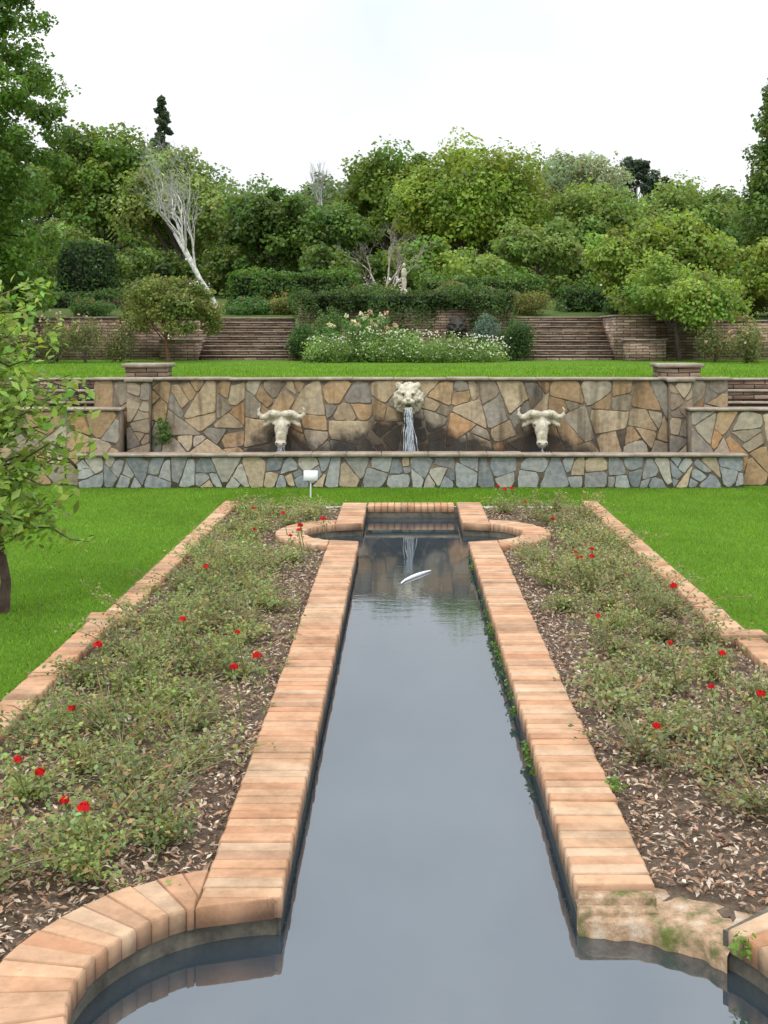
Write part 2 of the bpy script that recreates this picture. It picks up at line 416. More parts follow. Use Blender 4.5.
gm = Geo(); n = 85000
x = R.uniform(-2.14, 2.33, n); y = 3.6+12*R.uniform(0, 1, n)**1.4
k = np.array([not inpond(a, b, CW+0.01 if not (a > 0.7 and b < 4.95) else 0.29) for a, b in zip(x, y)])
x, y = x[k], y[k]; n = len(x)
cen = np.stack([x, y, R.uniform(-0.01, 0.018, n)], 1)
pal = np.array([(0.30, 0.195, 0.125), (0.42, 0.31, 0.22), (0.17, 0.105, 0.07), (0.52, 0.43, 0.33), (0.35, 0.20, 0.12)])
leaves(gm, cen, np.tile([0, 0, 1.0], (n, 1)), R.uniform(.012, .05, n), pal[R.integers(0, 5, n)]*R.uniform(.7, 1.2, (n, 1)), 0, 0.2, 0.5)
gm.build('bark_mulch', [M_chip])

# ---------------------------------------------------------------- grass blades
def blades(g, x, y, z, h, w, col):
    n = len(x); c = np.stack([x, y, np.broadcast_to(z, (n,))], 1)
    a = R.uniform(0, 2*np.pi, n); d = np.stack([np.cos(a), np.sin(a), 0*a], 1)*(w/2)[:, None]
    lean = np.stack([R.normal(0, .5, n), R.normal(0, .5, n), np.ones(n)], 1)*h[:, None]
    g.add(np.stack([c-d, c+d, c+lean], 1).reshape(-1, 3), np.arange(3*n).reshape(n, 3), col)
gg = Geo()
def lawnpatch(n, x0, x1, y0, y1, p=1.3, z=0.0, hs=(.015, .038), ws=(.005, .010), base=(0.165, 0.305, 0.032)):
    x = R.uniform(x0, x1, n); y = y0+(y1-y0)*R.uniform(0, 1, n)**p
    patch = 0.5+0.5*np.sin(x*1.7+np.sin(y*1.3)*2)*np.sin(y*0.9+np.cos(x)*1.5)
    patch = .6*patch+.4*(0.5+0.5*np.sin(x*5.1+y*2.3+np.sin(y*4)*1.5)*np.cos(y*3.7-x*1.9))
    col = vary(base, n, .2, .09)*(0.8+0.4*patch)[:, None]
    blades(gg, x, y, z, R.uniform(*hs, n), R.uniform(*ws, n), col)
lawnpatch(170000, -7.5, -2.4, 6.0, 17.2); lawnpatch(150000, 2.57, 7.5, 6.5, 17.2); lawnpatch(50000, -2.4, 2.6, 15.45, 17.2, 1)
gg.build('grass', [M_grass])

# ---------------------------------------------------------------- crazy paving walls: recursively split slabs
def parea(p): return abs(sum(p[i][0]*p[(i+1) % len(p)][1]-p[(i+1) % len(p)][0]*p[i][1] for i in range(len(p))))/2
def split(p, amin, amax, out, dep=0):
    A = parea(p)
    if A < R.uniform(amin, amax) or dep > 14: out.append(p); return
    q = np.array(p); c = q.mean(0); d = q-c
    w, v = np.linalg.eigh(d.T @ d)
    ax = v[:, 1]; ang = math.atan2(ax[1], ax[0])+R.uniform(-.55, .55)
    nx, nz = math.cos(ang), math.sin(ang)
    ext = max(abs((d @ np.array([nx, nz])))); off = c[0]*nx+c[1]*nz+R.uniform(-.3, .3)*ext
    a = clip(p, nx, nz, off); b = clip(p, -nx, -nz, -off)
    if len(a) < 3 or len(b) < 3 or min(parea(a), parea(b)) < amin*.12: return split(p, amin, amax, out, dep+1)
    split(a, amin, amax, out, dep+1); split(b, amin, amax, out, dep+1)
def crazy(x0, x1, z0, z1, yf, cell, pal, mat, name, parent, thick, gap=0.014, core=True):
    g = Geo(); polys = []; x = x0
    while x < x1-.01:
        e = min(x+R.uniform(.9, 1.3), x1)
        if x1-e < .5: e = x1
        polys.append((x, e)); x = e
    bx = [x0]+[p[1] for p in polys]; tl = [0]+[R.uniform(-.18, .18) if i < len(polys)-1 else 0 for i in range(len(polys))]
    cells = []
    for i in range(len(polys)):
        split([(bx[i]-tl[i], z0), (bx[i+1]-tl[i+1], z0), (bx[i+1]+tl[i+1], z1), (bx[i]+tl[i], z1)], cell*cell*.35, cell*cell*1.9, cells)
    for p0 in cells:
        n = len(p0); c = np.array(p0).mean(0); poly = list(p0)
        for i in range(n):
            p, q = p0[i], p0[(i+1) % n]; L = math.hypot(q[0]-p[0], q[1]-p[1])
            if L < 1e-4: continue
            nx, nz = (q[1]-p[1])/L, -(q[0]-p[0])/L
            if (c[0]-p[0])*nx+(c[1]-p[1])*nz > 0: nx, nz = -nx, -nz
            poly = clip(poly, nx, nz, p[0]*nx+p[1]*nz-gap*R.uniform(.25, .7))
            if len(poly) < 3: break
        if len(poly) < 3 or parea(poly) < .0012: continue
        for i in range(len(poly)):
            if R.uniform() < .6 and len(poly) > 2:
                p = poly[i % len(poly)]; c = np.array(poly).mean(0); d = np.array(p)-c; L = np.linalg.norm(d)
                nn = d/L; a = R.uniform(-.5, .5); nx, nz = nn[0]*math.cos(a)-nn[1]*math.sin(a), nn[0]*math.sin(a)+nn[1]*math.cos(a)
                poly = clip(poly, nx, nz, p[0]*nx+p[1]*nz-R.uniform(.015, .05)*min(1, L/.2))
        if len(poly) < 3: continue
        pts = []
        for a in range(len(poly)):
            p, q = poly[a], poly[(a+1) % len(poly)]; L = math.hypot(q[0]-p[0], q[1]-p[1])
            if L < .006: continue
            k = max(1, int(L/.06))
            for u in range(k):
                t = (u+(0.12 if u == 0 else 0))/k
                pts.append((p[0]+t*(q[0]-p[0])+R.normal(0, .004), min(z1, p[1]+t*(q[1]-p[1])+R.normal(0, .004))))
        if len(pts) < 3: continue
        m = len(pts); cx = sum(p[0] for p in pts)/m; cz = sum(p[1] for p in pts)/m
        pr = R.uniform(.006, .02); tx, tz = R.normal(0, .02), R.normal(0, .02)
        v = [(p[0], yf+.01, p[1]) for p in pts]+[(p[0], yf-pr*.6, p[1]) for p in pts] + \
            [(p[0]+(cx-p[0])*.04, yf-pr+tx*(p[0]-cx)+tz*(p[1]-cz), p[1]+(cz-p[1])*.04) for p in pts]
        col = np.asarray(pal[R.integers(len(pal))])*R.uniform(.8, 1.2)
        idx = np.arange(m); nx_ = (idx+1) % m
        g.add(v, np.concatenate([np.stack([idx, nx_, nx_+m, idx+m], 1), np.stack([idx+m, nx_+m, nx_+2*m, idx+2*m], 1)]), col)
        g.add([v[2*m+a] for a in range(m)], [list(range(m))], col)
    g.build('stones', [mat], parent=parent)
    if core:
        b = Geo(); box(b, x0, x1, yf, yf+thick, z0, z1, cc); b.build('mortar_core', [M_mortar], parent=parent)
tan = [(0.44, 0.30, 0.17), (0.47, 0.36, 0.23), (0.38, 0.25, 0.14), (0.39, 0.34, 0.26), (0.29, 0.26, 0.22), (0.49, 0.39, 0.26), (0.44, 0.26, 0.13), (0.34, 0.28, 0.21), (0.46, 0.34, 0.21)]
grey = [(0.27, 0.28, 0.28), (0.33, 0.335, 0.32), (0.21, 0.225, 0.23), (0.40, 0.37, 0.31), (0.29, 0.29, 0.285), (0.42, 0.33, 0.22), (0.31, 0.30, 0.27), (.25, .265, .275)]
wall = empty('stone_retaining_wall')
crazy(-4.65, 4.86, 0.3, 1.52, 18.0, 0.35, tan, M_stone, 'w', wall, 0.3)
g = Geo(); x = -4.7
while x < 4.9:
    w = R.uniform(.45, .8); box(g, x, min(x+w-.008, 4.93), 17.955, 18.34, 1.522, 1.56+R.normal(0, .003), cc, 0, .01); x += w
g.build('cap', [M_slab], parent=wall)
wing = empty('stone_wing_wall'); crazy(-9.5, -4.16, 0, 1.09, 17.55, 0.38, tan, M_stone3, 'w', wing, 0.3)
g = Geo(); box(g, -9.5, -4.14, 17.51, 17.9, 1.092, 1.13, cc, 0, .01); g.build('cap', [M_slab], parent=wing)
wing = empty('stone_wing_wall'); crazy(4.2, 9.5, 0, 1.09, 17.55, 0.38, tan, M_stone3, 'w', wing, 0.3)
g = Geo(); box(g, 4.18, 9.5, 17.51, 17.9, 1.092, 1.13, cc, 0, .01); g.build('cap', [M_slab], parent=wing)
basin = empty('stone_fountain_basin')
crazy(-4.69, 4.88, 0, 0.45, 17.25, 0.27, grey, M_stone2, 'b', basin, 0.28)
g = Geo(); x = -4.72
while x < 4.9:
    w = R.uniform(.4, .7); up = .012 if -2.4 < x < 1.5 else 0
    box(g, x, min(x+w-.006, 4.92), 17.2-up, 17.545, 0.452, 0.49+up, cc, 0, .008); x += w
g.build('cap', [M_slab], parent=basin)
g = Geo(); g.add([(-4.15, 17.5, .43), (4.19, 17.5, .43), (4.19, 18.02, .43), (-4.15, 18.02, .43)], [(0, 1, 2, 3)], cc); g.build('basin_water', [M_water])
dkst = [(.26, .195, .14), (.31, .24, .165), (.21, .18, .15), (.35, .28, .2)]
for xa, xb in ((-4.13, -3.78), (3.95, 4.3)):
    p = empty('stone_pier')
    crazy(xa, xb, .35, 1.5, 17.86, .24, dkst, M_stone3, 'p', p, .13)
    g = Geo(); box(g, xa-.03, xb+.03, 17.82, 17.953, 1.502, 1.555, cc, 0, .01); g.build('ledge', [M_slab], parent=p)
    m = (xa+xb)/2-(.02 if xa < 0 else -.12)
    g = Geo(); box(g, m-.3, m+.3, 18.4, 19.0, 1.45, 1.70, cc); g.build('block', [M_stack], parent=p)
    g = Geo(); box(g, m-.35, m+.35, 18.35, 19.05, 1.702, 1.76, cc, 0, .01); g.build('cap', [M_slab], parent=p)

# ---------------------------------------------------------------- upper terraces
g = Geo()
T1 = 1.5
sheet(g, -4.66, 4.86, 18.3, 19.6, T1); sheet(g, -80, -7.3, 17.86, 19.6, T1); sheet(g, 7.5, 80, 17.86, 19.6, T1)
sheet(g, -80, 80, 19.6, 33.1, T1, 1.56)
g.build('upper_lawn', [M_lawn])
gg = Geo(); lawnpatch(70000, -10, 10, 18.4, 31, 1.2, 1.5, (.03, .08), (.012, .03))
gg2 = Geo(); V = gg.v[0].reshape(-1, 3, 3); kk = ~((np.abs(V[:, 0, 0]) > 4.7) & (V[:, 0, 1] < 19.7))
V = V[kk]; gg2.add(V.reshape(-1, 3), np.arange(len(V)*3).reshape(-1, 3), gg.c[0][kk]); gg2.build('grass', [M_grass])
def stairs(x0, x1, y0, y1, z0, z1, n, name='stone_steps'):
    p = empty(name); g = Geo(); gt = Geo(); h = (z1-z0)/n; d = (y1-y0)/n
    for i in range(n):
        box(g, x0, x1, y0+i*d, y1+.02*(n-i), z0+(i*h if i else -.3), z0+(i+1)*h-.03, cc)
        box(gt, x0-.004, x1+.004, y0+i*d-.03, y0+(i+1)*d-.032, z0+(i+1)*h-.029, z0+(i+1)*h, cc, 0, .006)
    g.build('risers', [M_stack], parent=p); gt.build('treads', [M_slab], parent=p)
stairs(-7.3, -4.67, 18.05, 19.6, 0.45, 1.5, 6); stairs(4.87, 7.5, 18.05, 19.6, 0.45, 1.5, 6)
stairs(-5.25, -3.0, 31.0, 33.2, 1.55, 2.68, 9); stairs(3.1, 5.4, 31.0, 33.2, 1.55, 2.70, 9)
def swall(x0, x1, y0, y1, z0, z1, name='brick_terrace_wall', cap=True):
    p = empty(name); g = Geo(); box(g, x0, x1, y0, y1, z0, z1-.04, cc); g.build('courses', [M_stack], parent=p)
    if cap:
        g = Geo(); box(g, x0-.03, x1+.03, y0-.03, y1+.03, z1-.039, z1, cc, 0, .01); g.build('cap', [M_slab], parent=p)
swall(-13, -6.3, 31.6, 32, 1.4, 2.68); swall(-6.25, -5.3, 30.7, 31.5, 1.4, 2.1); swall(-2.95, -2.3, 30.6, 31.5, 1.4, 2.1)
swall(-6.26, -5.28, 32.0, 33.3, 1.4, 2.66)
swall(2.4, 3.05, 30.6, 31.5, 1.4, 2.1); swall(5.45, 6.5, 30.9, 33.3, 1.4, 2.72); swall(5.6, 6.6, 30.2, 30.8, 1.4, 2.1); swall(6.55, 14, 31.8, 32.2, 1.4, 2.6)
swall(-2.9, 3.0, 33.0, 33.5, 1.4, 3.3); swall(-30, -13.1, 31.9, 32.3, 1.4, 2.6); swall(14.1, 30, 31.9, 32.3, 1.4, 2.6)
g = Geo()
def hill_z(y): return float(np.interp(y, [31, 33.4, 40, 60, 100, 150, 3000], [2.6, 2.68, 3.2, 4.4, 6.0, 6.2, 6.2]))
yy = [33.25, 36, 40, 60, 100, 150, 3000]
for a, b in zip(yy[:-1], yy[1:]): sheet(g, -3000 if b > 100 else -300, 3000 if b > 100 else 300, a, b, hill_z(a), hill_z(b))
sheet(g, -300, -6.27, 31.95, 33.25, 2.6, 2.67); sheet(g, 6.52, 300, 32.0, 33.25, 2.55, 2.67); sheet(g, -300, -80, 17.8, 31.9, 0, 2.6); sheet(g, 80, 300, 17.8, 31.9, 0, 2.6)
g.build('hill', [M_hill])

# ---------------------------------------------------------------- vegetation
GL = 1.95
def clump(g, c, r, n, size, base, m=0, flat=1.0, gl=None):
    d = rdir(n); rr = R.uniform(.25, 1.0, n)**.6
    bump_ = 1+.3*np.sin(d[:, 0]*5+c[0]*3)*np.cos(d[:, 2]*4+c[1])
    pos = np.asarray(c)+d*(rr*bump_)[:, None]*np.asarray([r, r, r*flat])
    nor = d*.7+np.array([0, 0, .5])
    leaves(g, pos, nor, R.uniform(.5, 1.3, n)*size, vary(np.asarray(base)*(GL if gl is None else gl), n, .2, .08), m, .36, .9)
def tree(name, x, y, ztop, zbot, rx, base, nc=40, per=330, ls=.24, trunk=.18, shape='round', ry=None, barkc=(.13, .10, .08), g=None, cr=.36, z0=None):
    own = g is None
    if own: g = Geo()
    ry = ry or rx; H = ztop-zbot; z0 = hill_z(y) if z0 is None else z0
    cz = (ztop+zbot)/2
    lean = R.normal(0, .15)
    top = np.array([x+lean, y, zbot+H*.75])
    tp = [np.array([x, y, z0-.1]), np.array([x+lean*.3, y, (z0+zbot)/2+.2]), np.array([x+lean*.7, y, cz-.1*H]), top]
    tube(g, tp, [trunk, trunk*.8, trunk*.5, trunk*.2], barkc, 1, 8)
    for i in range(nc):
        if shape == 'round':
            d = rdir(1)[0]; q = R.uniform(.35, 1)**.5
            if d[2] < -.5: d[2] *= -.5
            c = np.array([x+d[0]*rx*q*.8, y+d[1]*ry*q*.8, cz+d[2]*H*.5*q*.82]); r = rx*cr*R.uniform(.5, 1.15)
        elif shape == 'umbrella':
            a = R.uniform(0, 6.28); q = R.uniform(0, 1)**.5
            c = np.array([x+math.cos(a)*rx*q*.85, y+math.sin(a)*ry*q*.85, ztop-.3*H-(q**2)*H*.35+R.normal(0, .1)*H]); r = rx*.26*R.uniform(.6, 1.2)
        else:
            t = (i+.5)/nc; a = R.uniform(0, 6.28); rad = rx*(t**.8)
            q = R.uniform(.2, 1.0); c = np.array([x+math.cos(a)*rad*q*.85, y+math.sin(a)*rad*q*.85, ztop-t*H-.12*rad*q]); r = rx*(.10+.22*t)*R.uniform(.7, 1.2)
        bc = np.asarray(base)*np.clip(1+R.normal(0, .2), .55, 1.5)*np.array([1+R.normal(0, .08), 1, 1])
        if i % 2 == 0 and shape != 'cone':
            s = tp[1]+(top-tp[1])*R.uniform(.1, .8); mid = (s+c)/2+np.array([0, 0, -.1*rx])
            tube(g, [s, mid, c], [trunk*.35, trunk*.22, trunk*.08], barkc, 1, 5)
        clump(g, c, r, per, ls, bc, 0, .8)
    if own: return g.build(name, [M_leaf, M_bark])
DK = (.05, .085, .018); MD = (.075, .115, .022); BG = (.04, .058, .04)

tree('deciduous_tree', -13.9, 55, 12.4, 4.6, 3.4, (.075, .115, .022), 65, 380, .22)
tree('deciduous_tree', -9.6, 52, 10.2, 4.2, 3.1, (.115, .15, .045), 60, 350, .2)
tree('spreading_tree', -5.2, 48, 8.5, 4.4, 2.0, DK, 40, 380, .18, cr=.42)
tree('spreading_tree', -2.9, 47, 7.4, 4.0, 1.7, DK, 34, 380, .17, cr=.42)
tree('round_crown_tree', 3.6, 60, 12.1, 4.8, 4.5, (.115, .16, .028), 110, 440, .21, .3, cr=.28)
tree('deciduous_tree', -.6, 68, 13.2, 5.4, 3.8, MD, 55, 350, .25)
tree('deciduous_tree', 9.0, 58, 9.6, 4.4, 3.0, (.10, .145, .035), 50, 350, .2)
tree('deciduous_tree', 12.2, 85, 15.5, 8, 4.4, (.15, .175, .11), 50, 300, .28)  # far tree: distance haze put into its pale greyed leaf colour
tree('deciduous_tree', 14.6, 62, 10.2, 4.4, 3.4, (.085, .125, .03), 50, 350, .22)
tree('cypress_tree', -18.2, 90, 20.0, 10, 2.3, (.05, .07, .04), 70, 170, .24, shape='cone')
tree('pine_tree', 18.3, 95, 17.2, 10, 1.9, BG, 55, 130, .26, .15, 'round', cr=.24)
tree('pine_tree', 20.7, 97, 16.4, 10, 1.7, BG, 45, 130, .26, .15, 'round', cr=.24)
tree('conifer_tree', 14.3, 45, 13.0, 3.5, 3.0, (.06, .095, .022), 170, 240, .17, shape='cone')
g = Geo()
for z in np.arange(2.6, 13.5, .22):
    w = np.interp(z, [2.4, 4, 7, 8.6, 10, 11.5, 13.5], [1.6, 2.0, 2.5, 2.5, 2.1, 1.6, 1.2])
    for k in range(7):
        a = R.uniform(0, 6.28); q = R.uniform(.2, 1)
        c = np.array([-10.75+math.cos(a)*w*q, 30+math.sin(a)*w*q, z-.25*q])
        clump(g, c, R.uniform(.32, .62), 210, .12, np.array((.065, .115, .02))*R.uniform(.65, 1.3), 0, .65)
        if k < 2: tube(g, [(-10.75, 30, z), c], [.05, .015], (.12, .09, .06), 1, 4)
tube(g, [(-10.75, 30, 1.3), (-10.75, 30, 7), (-10.65, 30, 13)], [.3, .2, .06], (.13, .10, .07), 1, 10)
g.build('tall_tree', [M_leaf, M_bark])
tree('spreading_tree', 7.3, 34, 5.7, 2.7, 2.7, (.115, .155, .03), 100, 280, .13, .1, 'round', 1.8, z0=1.5, cr=.22)
tree('spreading_tree', 7.0, 30.5, 4.3, 2.1, 1.8, (.12, .17, .035), 70, 220, .10, .07, 'umbrella', z0=1.5)
tree('spreading_tree', 10.6, 33, 5.3, 2.3, 1.7, (.125, .165, .03), 55, 300, .12, .09, 'round', z0=1.5, cr=.28)
tree('spreading_tree', 4.9, 44, 6.7, 3.6, 1.7, (.105, .145, .04), 36, 300, .15, .09)
tree('shrub_tree', -5.75, 29.4, 3.85, 1.7, 1.4, (.10, .12, .035), 65, 190, .085, .06, 'round', z0=1.5, cr=.24, barkc=(.2, .10, .06))

g = Geo()
for i in range(46):
    d = R.uniform(85, 125); x = (-0.42+0.84*(i+R.uniform(0, 1))/46)*d*1.15
    az = x/d
    topa = np.interp(az, [-.38, -.25, -.17, -.087, -.045, .03, .097, .147, .23, .263, .33], [.154, .163, .142, .139, .1375, .146, .139, .142, .117, .1125, .1375])+R.normal(0, .006)
    zt = 2.2+topa*d
    tree('t', x, d, zt, 6, R.uniform(3.2, 5), np.array((.085, .12, .055))*R.uniform(.8, 1.35), 24, 170, .42, .2, g=g)  # leaf colour raised toward grey-green to stand in for distance haze
g.build('distant_trees', [M_leaf, M_bark])
g = Geo()
for i in range(30):
    d = R.uniform(68, 78); x = -28+56*(i+R.uniform(0, 1))/30
    tree('t', x, d, 10.2+R.normal(0, .7), 4.2, R.uniform(2.3, 3.2), np.array((.07, .105, .03))*R.uniform(.7, 1.4), 20, 170, .34, .1, g=g)
g.build('woodland', [M_leaf, M_bark])
g = Geo()
for i in range(40):
    d = R.uniform(44, 54); x = -19+38*(i+R.uniform(0, 1))/40
    tree('t', x, d, 5.9+R.normal(0, .5), 2.9, R.uniform(1.3, 2), np.array((.07, .105, .025))*R.uniform(.6, 1.5), 15, 190, .18, .08, g=g)
g.build('understorey_shrubs', [M_leaf, M_bark])

def hedge(name, x0, x1, y0, y1, z0, z1, base, dens=260, ls=.07, droop=0, wobk=1.0):
    g = Geo(); i = .14; base = np.asarray(base)*1.4
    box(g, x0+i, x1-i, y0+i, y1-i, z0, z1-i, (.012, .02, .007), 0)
    for (a, A) in (('front', (x1-x0)*(z1-z0+droop)), ('top', (x1-x0)*(y1-y0)), ('l', (y1-y0)*(z1-z0)), ('r', (y1-y0)*(z1-z0))):
        n = int(A*dens)
        if not n: continue
        X = R.uniform(x0, x1, n); Y = R.uniform(y0, y1, n); Z = R.uniform(z0, z1, n)
        if a == 'front':
            Y[:] = y0; no = (0, -1, .3)
            if droop:
                lo = z0-droop*np.clip(.45+.5*np.sin(X*2.1+1)*np.cos(X*4.7)+.3*np.sin(X*11)+.5*np.exp(-((X-.35)/.45)**2)-1.2*np.exp(-((X-1.45)/.4)**2), 0, 1.2); Z = lo+(z1-lo)*R.uniform(0, 1, n)**.8
        elif a == 'top': Z[:] = z1; no = (0, 0, 1)
        elif a == 'l': X[:] = x0; no = (-1, 0, .3)
        else: X[:] = x1; no = (1, 0, .3)
        wob = (.07*np.sin(X*2.3+Z*3)+.05*np.sin(X*6.1+Y*4)+.04*np.sin(X*13+Z*9))*wobk
        P = np.stack([X, Y, Z], 1)+np.array(no)*wob[:, None]+R.normal(0, .05, (n, 3))
        if droop and a == 'front': P[:, 1] = np.minimum(P[:, 1], 32.95)
        leaves(g, P, np.tile(no, (n, 1)).astype(float), R.uniform(.6, 1.3, n)*ls, vary(base, n, .3, .1)*(1+2.0*wob[:, None]), 0, .36, .9)
    g.build(name, [M_leaf])
hedge('clipped_hedge', -5.4, -1.6, 37, 38.2, 2.8, 4.1, (.06, .115, .02), 420, .1)
hedge('clipped_hedge', .6, 4.4, 38, 39, 2.9, 4.0, (.065, .115, .025), 380, .1)
hedge('clipped_hedge', -12, -6.9, 38, 39.5, 2.8, 3.5, (.04, .075, .018), 300, .1)
hedge('clipped_hedge', -12.2, -10.4, 42, 43.5, 3, 5.4, (.035, .07, .017), 300, .11)
hedge('clipped_hedge', 4.8, 8, 36, 37, 2.7, 3.6, (.045, .09, .02), 350, .1)
hedge('ivy', -2.98, 3.02, 32.75, 33.75, 2.95, 3.38, (.045, .08, .02), 650, .07, 1.0, 1.5)
def bush(name, x, y, z0, r, h, base, n=6000, ls=.05, fl=None, nf=0):
    g = Geo(); tube(g, [(x, y, z0), (x, y, z0+h*.5)], [.04, .02], (.1, .07, .05), 1, 5)
    for k in range(16):
        d = rdir(1)[0]; c = np.array([x, y, z0+h*.5])+d*np.array([r, r, h*.5])*.55
        clump(g, c, r*.5, n//16, ls, np.asarray(base)*R.uniform(.75, 1.25), 0, h/(2*r))
    if nf:
        d = rdir(nf); d[:, 2] = np.abs(d[:, 2]); P = np.array([x, y, z0+h*.5])+d*np.array([r, r, h*.52])
        cols = np.asarray(fl)*R.uniform(.8, 1.1, (nf, 1))
        for q in range(3): leaves(g, P+R.normal(0, .012, (nf, 3)), d, .065, cols, 0, .5, .8)
    return g.build(name, [M_leaf, M_bark])
bush('round_bush', -2.55, 30.3, 1.5, .52, 1.05, (.035, .07, .018)); bush('round_bush', 2.8, 30.3, 1.5, .58, 1.15, (.03, .06, .016))
bush('round_bush', 2.2, 32.2, 1.5, .4, 1.3, (.09, .13, .11)); bush('round_bush', -2.0, 31.8, 1.5, .4, 1.5, (.06, .11, .03))
for x, y in ((-8.2, 28), (-8.9, 27.5), (-7.6, 28.6), (-9.6, 28.2), (8.0, 28), (8.8, 27.3), (9.6, 27.9), (7.5, 28.9), (10.3, 27.5), (-6.9, 29.2), (-8.5, 29.4), (8.4, 29.4), (9.3, 29.3)):
    bush('rose_shrub', x, y, 1.5, R.uniform(.4, .6), R.uniform(.8, 1.35), (.10, .11, .045), 2600, .05, (.55, .38, .28), 20)
for x, y, h in ((-8.8, 34, .7), (-7.5, 34.5, .9), (-6.3, 34, .8), (6.2, 34, .9), (8.9, 35, .8), (9.8, 34, 1.0), (3.6, 34.6, .9), (1.4, 36, 1.2), (-.6, 36, 1.1), (-1.6, 35, 1.0), (2.6, 35.5, 1.0), (-3.4, 35, .8), (-4.6, 34.8, .7)):
    bush('garden_shrub', x, y, 2.65, R.uniform(.5, .8), h, (.07+R.uniform(-.02, .03), .10, .03), 3500, .07, (.35, .12, .06), 10)
g = Geo()
for k in range(80):
    x = R.uniform(-2.25, 2.4); y = R.uniform(28.2, 30); h = R.uniform(.4, .95)*(1-.3*abs(x+.5)/2.4)
    clump(g, (x, y, 1.5+h*.55), .34, 300, .06, np.array((.09, .14, .04))*R.uniform(.7, 1.3), 0, h*1.5)
n = 600; X = R.uniform(-2.3, 2.5, n); Y = R.uniform(28.0, 30, n); P = np.stack([X, Y, 1.68+R.uniform(0, .7, n)*(1-.3*np.abs(X)/2.4)], 1)
for q in range(2): leaves(g, P, np.tile([0, -.7, .7], (n, 1)), .045, np.tile([.75, .75, .7], (n, 1))*R.uniform(.8, 1, (n, 1)), 0, .5, .7)
for k in range(30):
    x = R.normal(-.9, .45); y = R.uniform(28.8, 29.8); zt = R.uniform(2.3, 2.85)-.25*abs(x+.9)
    tube(g, [(x, y, 1.5), (x+.05, y, zt)], [.012, .006], (.08, .12, .04), 1, 4)
    clump(g, (x, y, zt-.15), .15, 60, .06, (.07, .14, .04))
    cl = [(.75, .72, .62), (.7, .45, .4), (.75, .66, .56)][k % 3]
    clump(g, (x+.05, y, zt), .06, 26, .06, cl, gl=1)
g.build('flower_bed', [M_leaf, M_bark])

def bare(name, start, dirs, L, r, depth, col, spread=.5, up=.15, drift=(0, 0, 0)):
    g = Geo(); dr = np.array(drift)
    def rec(p, d, L, r, dep):
        pts = [p]; q = p.copy(); dd = d.copy()
        for s in range(4):
            dd = nrm(dd+R.normal(0, .13, 3)+np.array([0, 0, up*.3])+dr*.2); q = q+dd*L/4; pts.append(q.copy())
        tube(g, pts, np.linspace(r, r*.6, 5), np.asarray(col)*R.uniform(.8, 1.1)*(1 if dep > 2 else .75), 0, 6 if dep > 2 else 3)
        if dep == 0: return
        for k in range(3 if dep > 1 else 5):
            i = R.integers(2, 5); nd = nrm(dd+rdir(1)[0]*spread+np.array([0, 0, up]))
            rec(pts[i], nd, L*R.uniform(.5, .75), r*.52, dep-1)
    for d, l in dirs: rec(np.array(start, float), nrm(np.array(d, float)), l, r, depth)
    return g.build(name, [M_bark], True)
bare('birch_tree', (-5.85, 38, 2.9), [((-.55, 0, 1), 2.9), ((-.30, .1, 1), 2.5)], 3, .085, 5, (.68, .66, .6), .68, .16, (-.12, 0, 0))
bare('bare_tree', (-.65, 41, 3.2), [((0, 0, 1), 1.4), ((.3, .1, 1), 1.2), ((-.3, 0, 1), 1.2)], 1.4, .05, 4, (.48, .40, .36), .8)
bare('bare_tree', (-5.3, 75, 8.5), [((0, 0, 1), 2.5), ((.1, 0, 1), 2.2)], 3, .07, 4, (.5, .48, .46), .4, .3)

# ---------------------------------------------------------------- foreground sapling at the left
g = Geo(); bx, by = -3.15, 9.5
tube(g, [(bx-.03, by, -.05), (bx+.0, by, .25), (bx-.1, by, .8), (bx-.25, by, 1.5), (bx-.3, by, 2.3)], [.055, .04, .032, .024, .012], (.10, .065, .05), 1, 8)
for k in range(70):
    z = R.uniform(.4, 2.45); s = np.array([bx-.03-.14*z, by, z]); a = R.uniform(-1.9, 1.9) if R.uniform() < .75 else R.uniform(0, 6.28)
    L = R.uniform(.5, 1.15)*(1.0 if .8 < z < 2.0 else .7)
    d = np.array([math.cos(a), math.sin(a), R.uniform(.1, .9)]); d /= np.linalg.norm(d)
    pts = [s+d*L*t+np.array([0, 0, -.30*L*t*t*R.uniform(.5, 1.4)]) for t in np.linspace(0, 1, 6)]
    tube(g, pts, np.linspace(.012, .003, 6), (.12, .09, .05), 1, 4)
    m = 58; t = R.uniform(.15, 1.03, m); P = s+d*(L*t)[:, None]; P[:, 2] -= .28*L*t*t
    P += R.normal(0, .07, (m, 3)); P[:, 2] -= .03
    leaves(g, P, np.tile([0, -.3, 1.0], (m, 1)), R.uniform(.06, .125, m), vary((.24, .35, .07), m, .25, .1), 0, .26, .9)
g.build('sapling_tree', [M_leaf, M_bark])

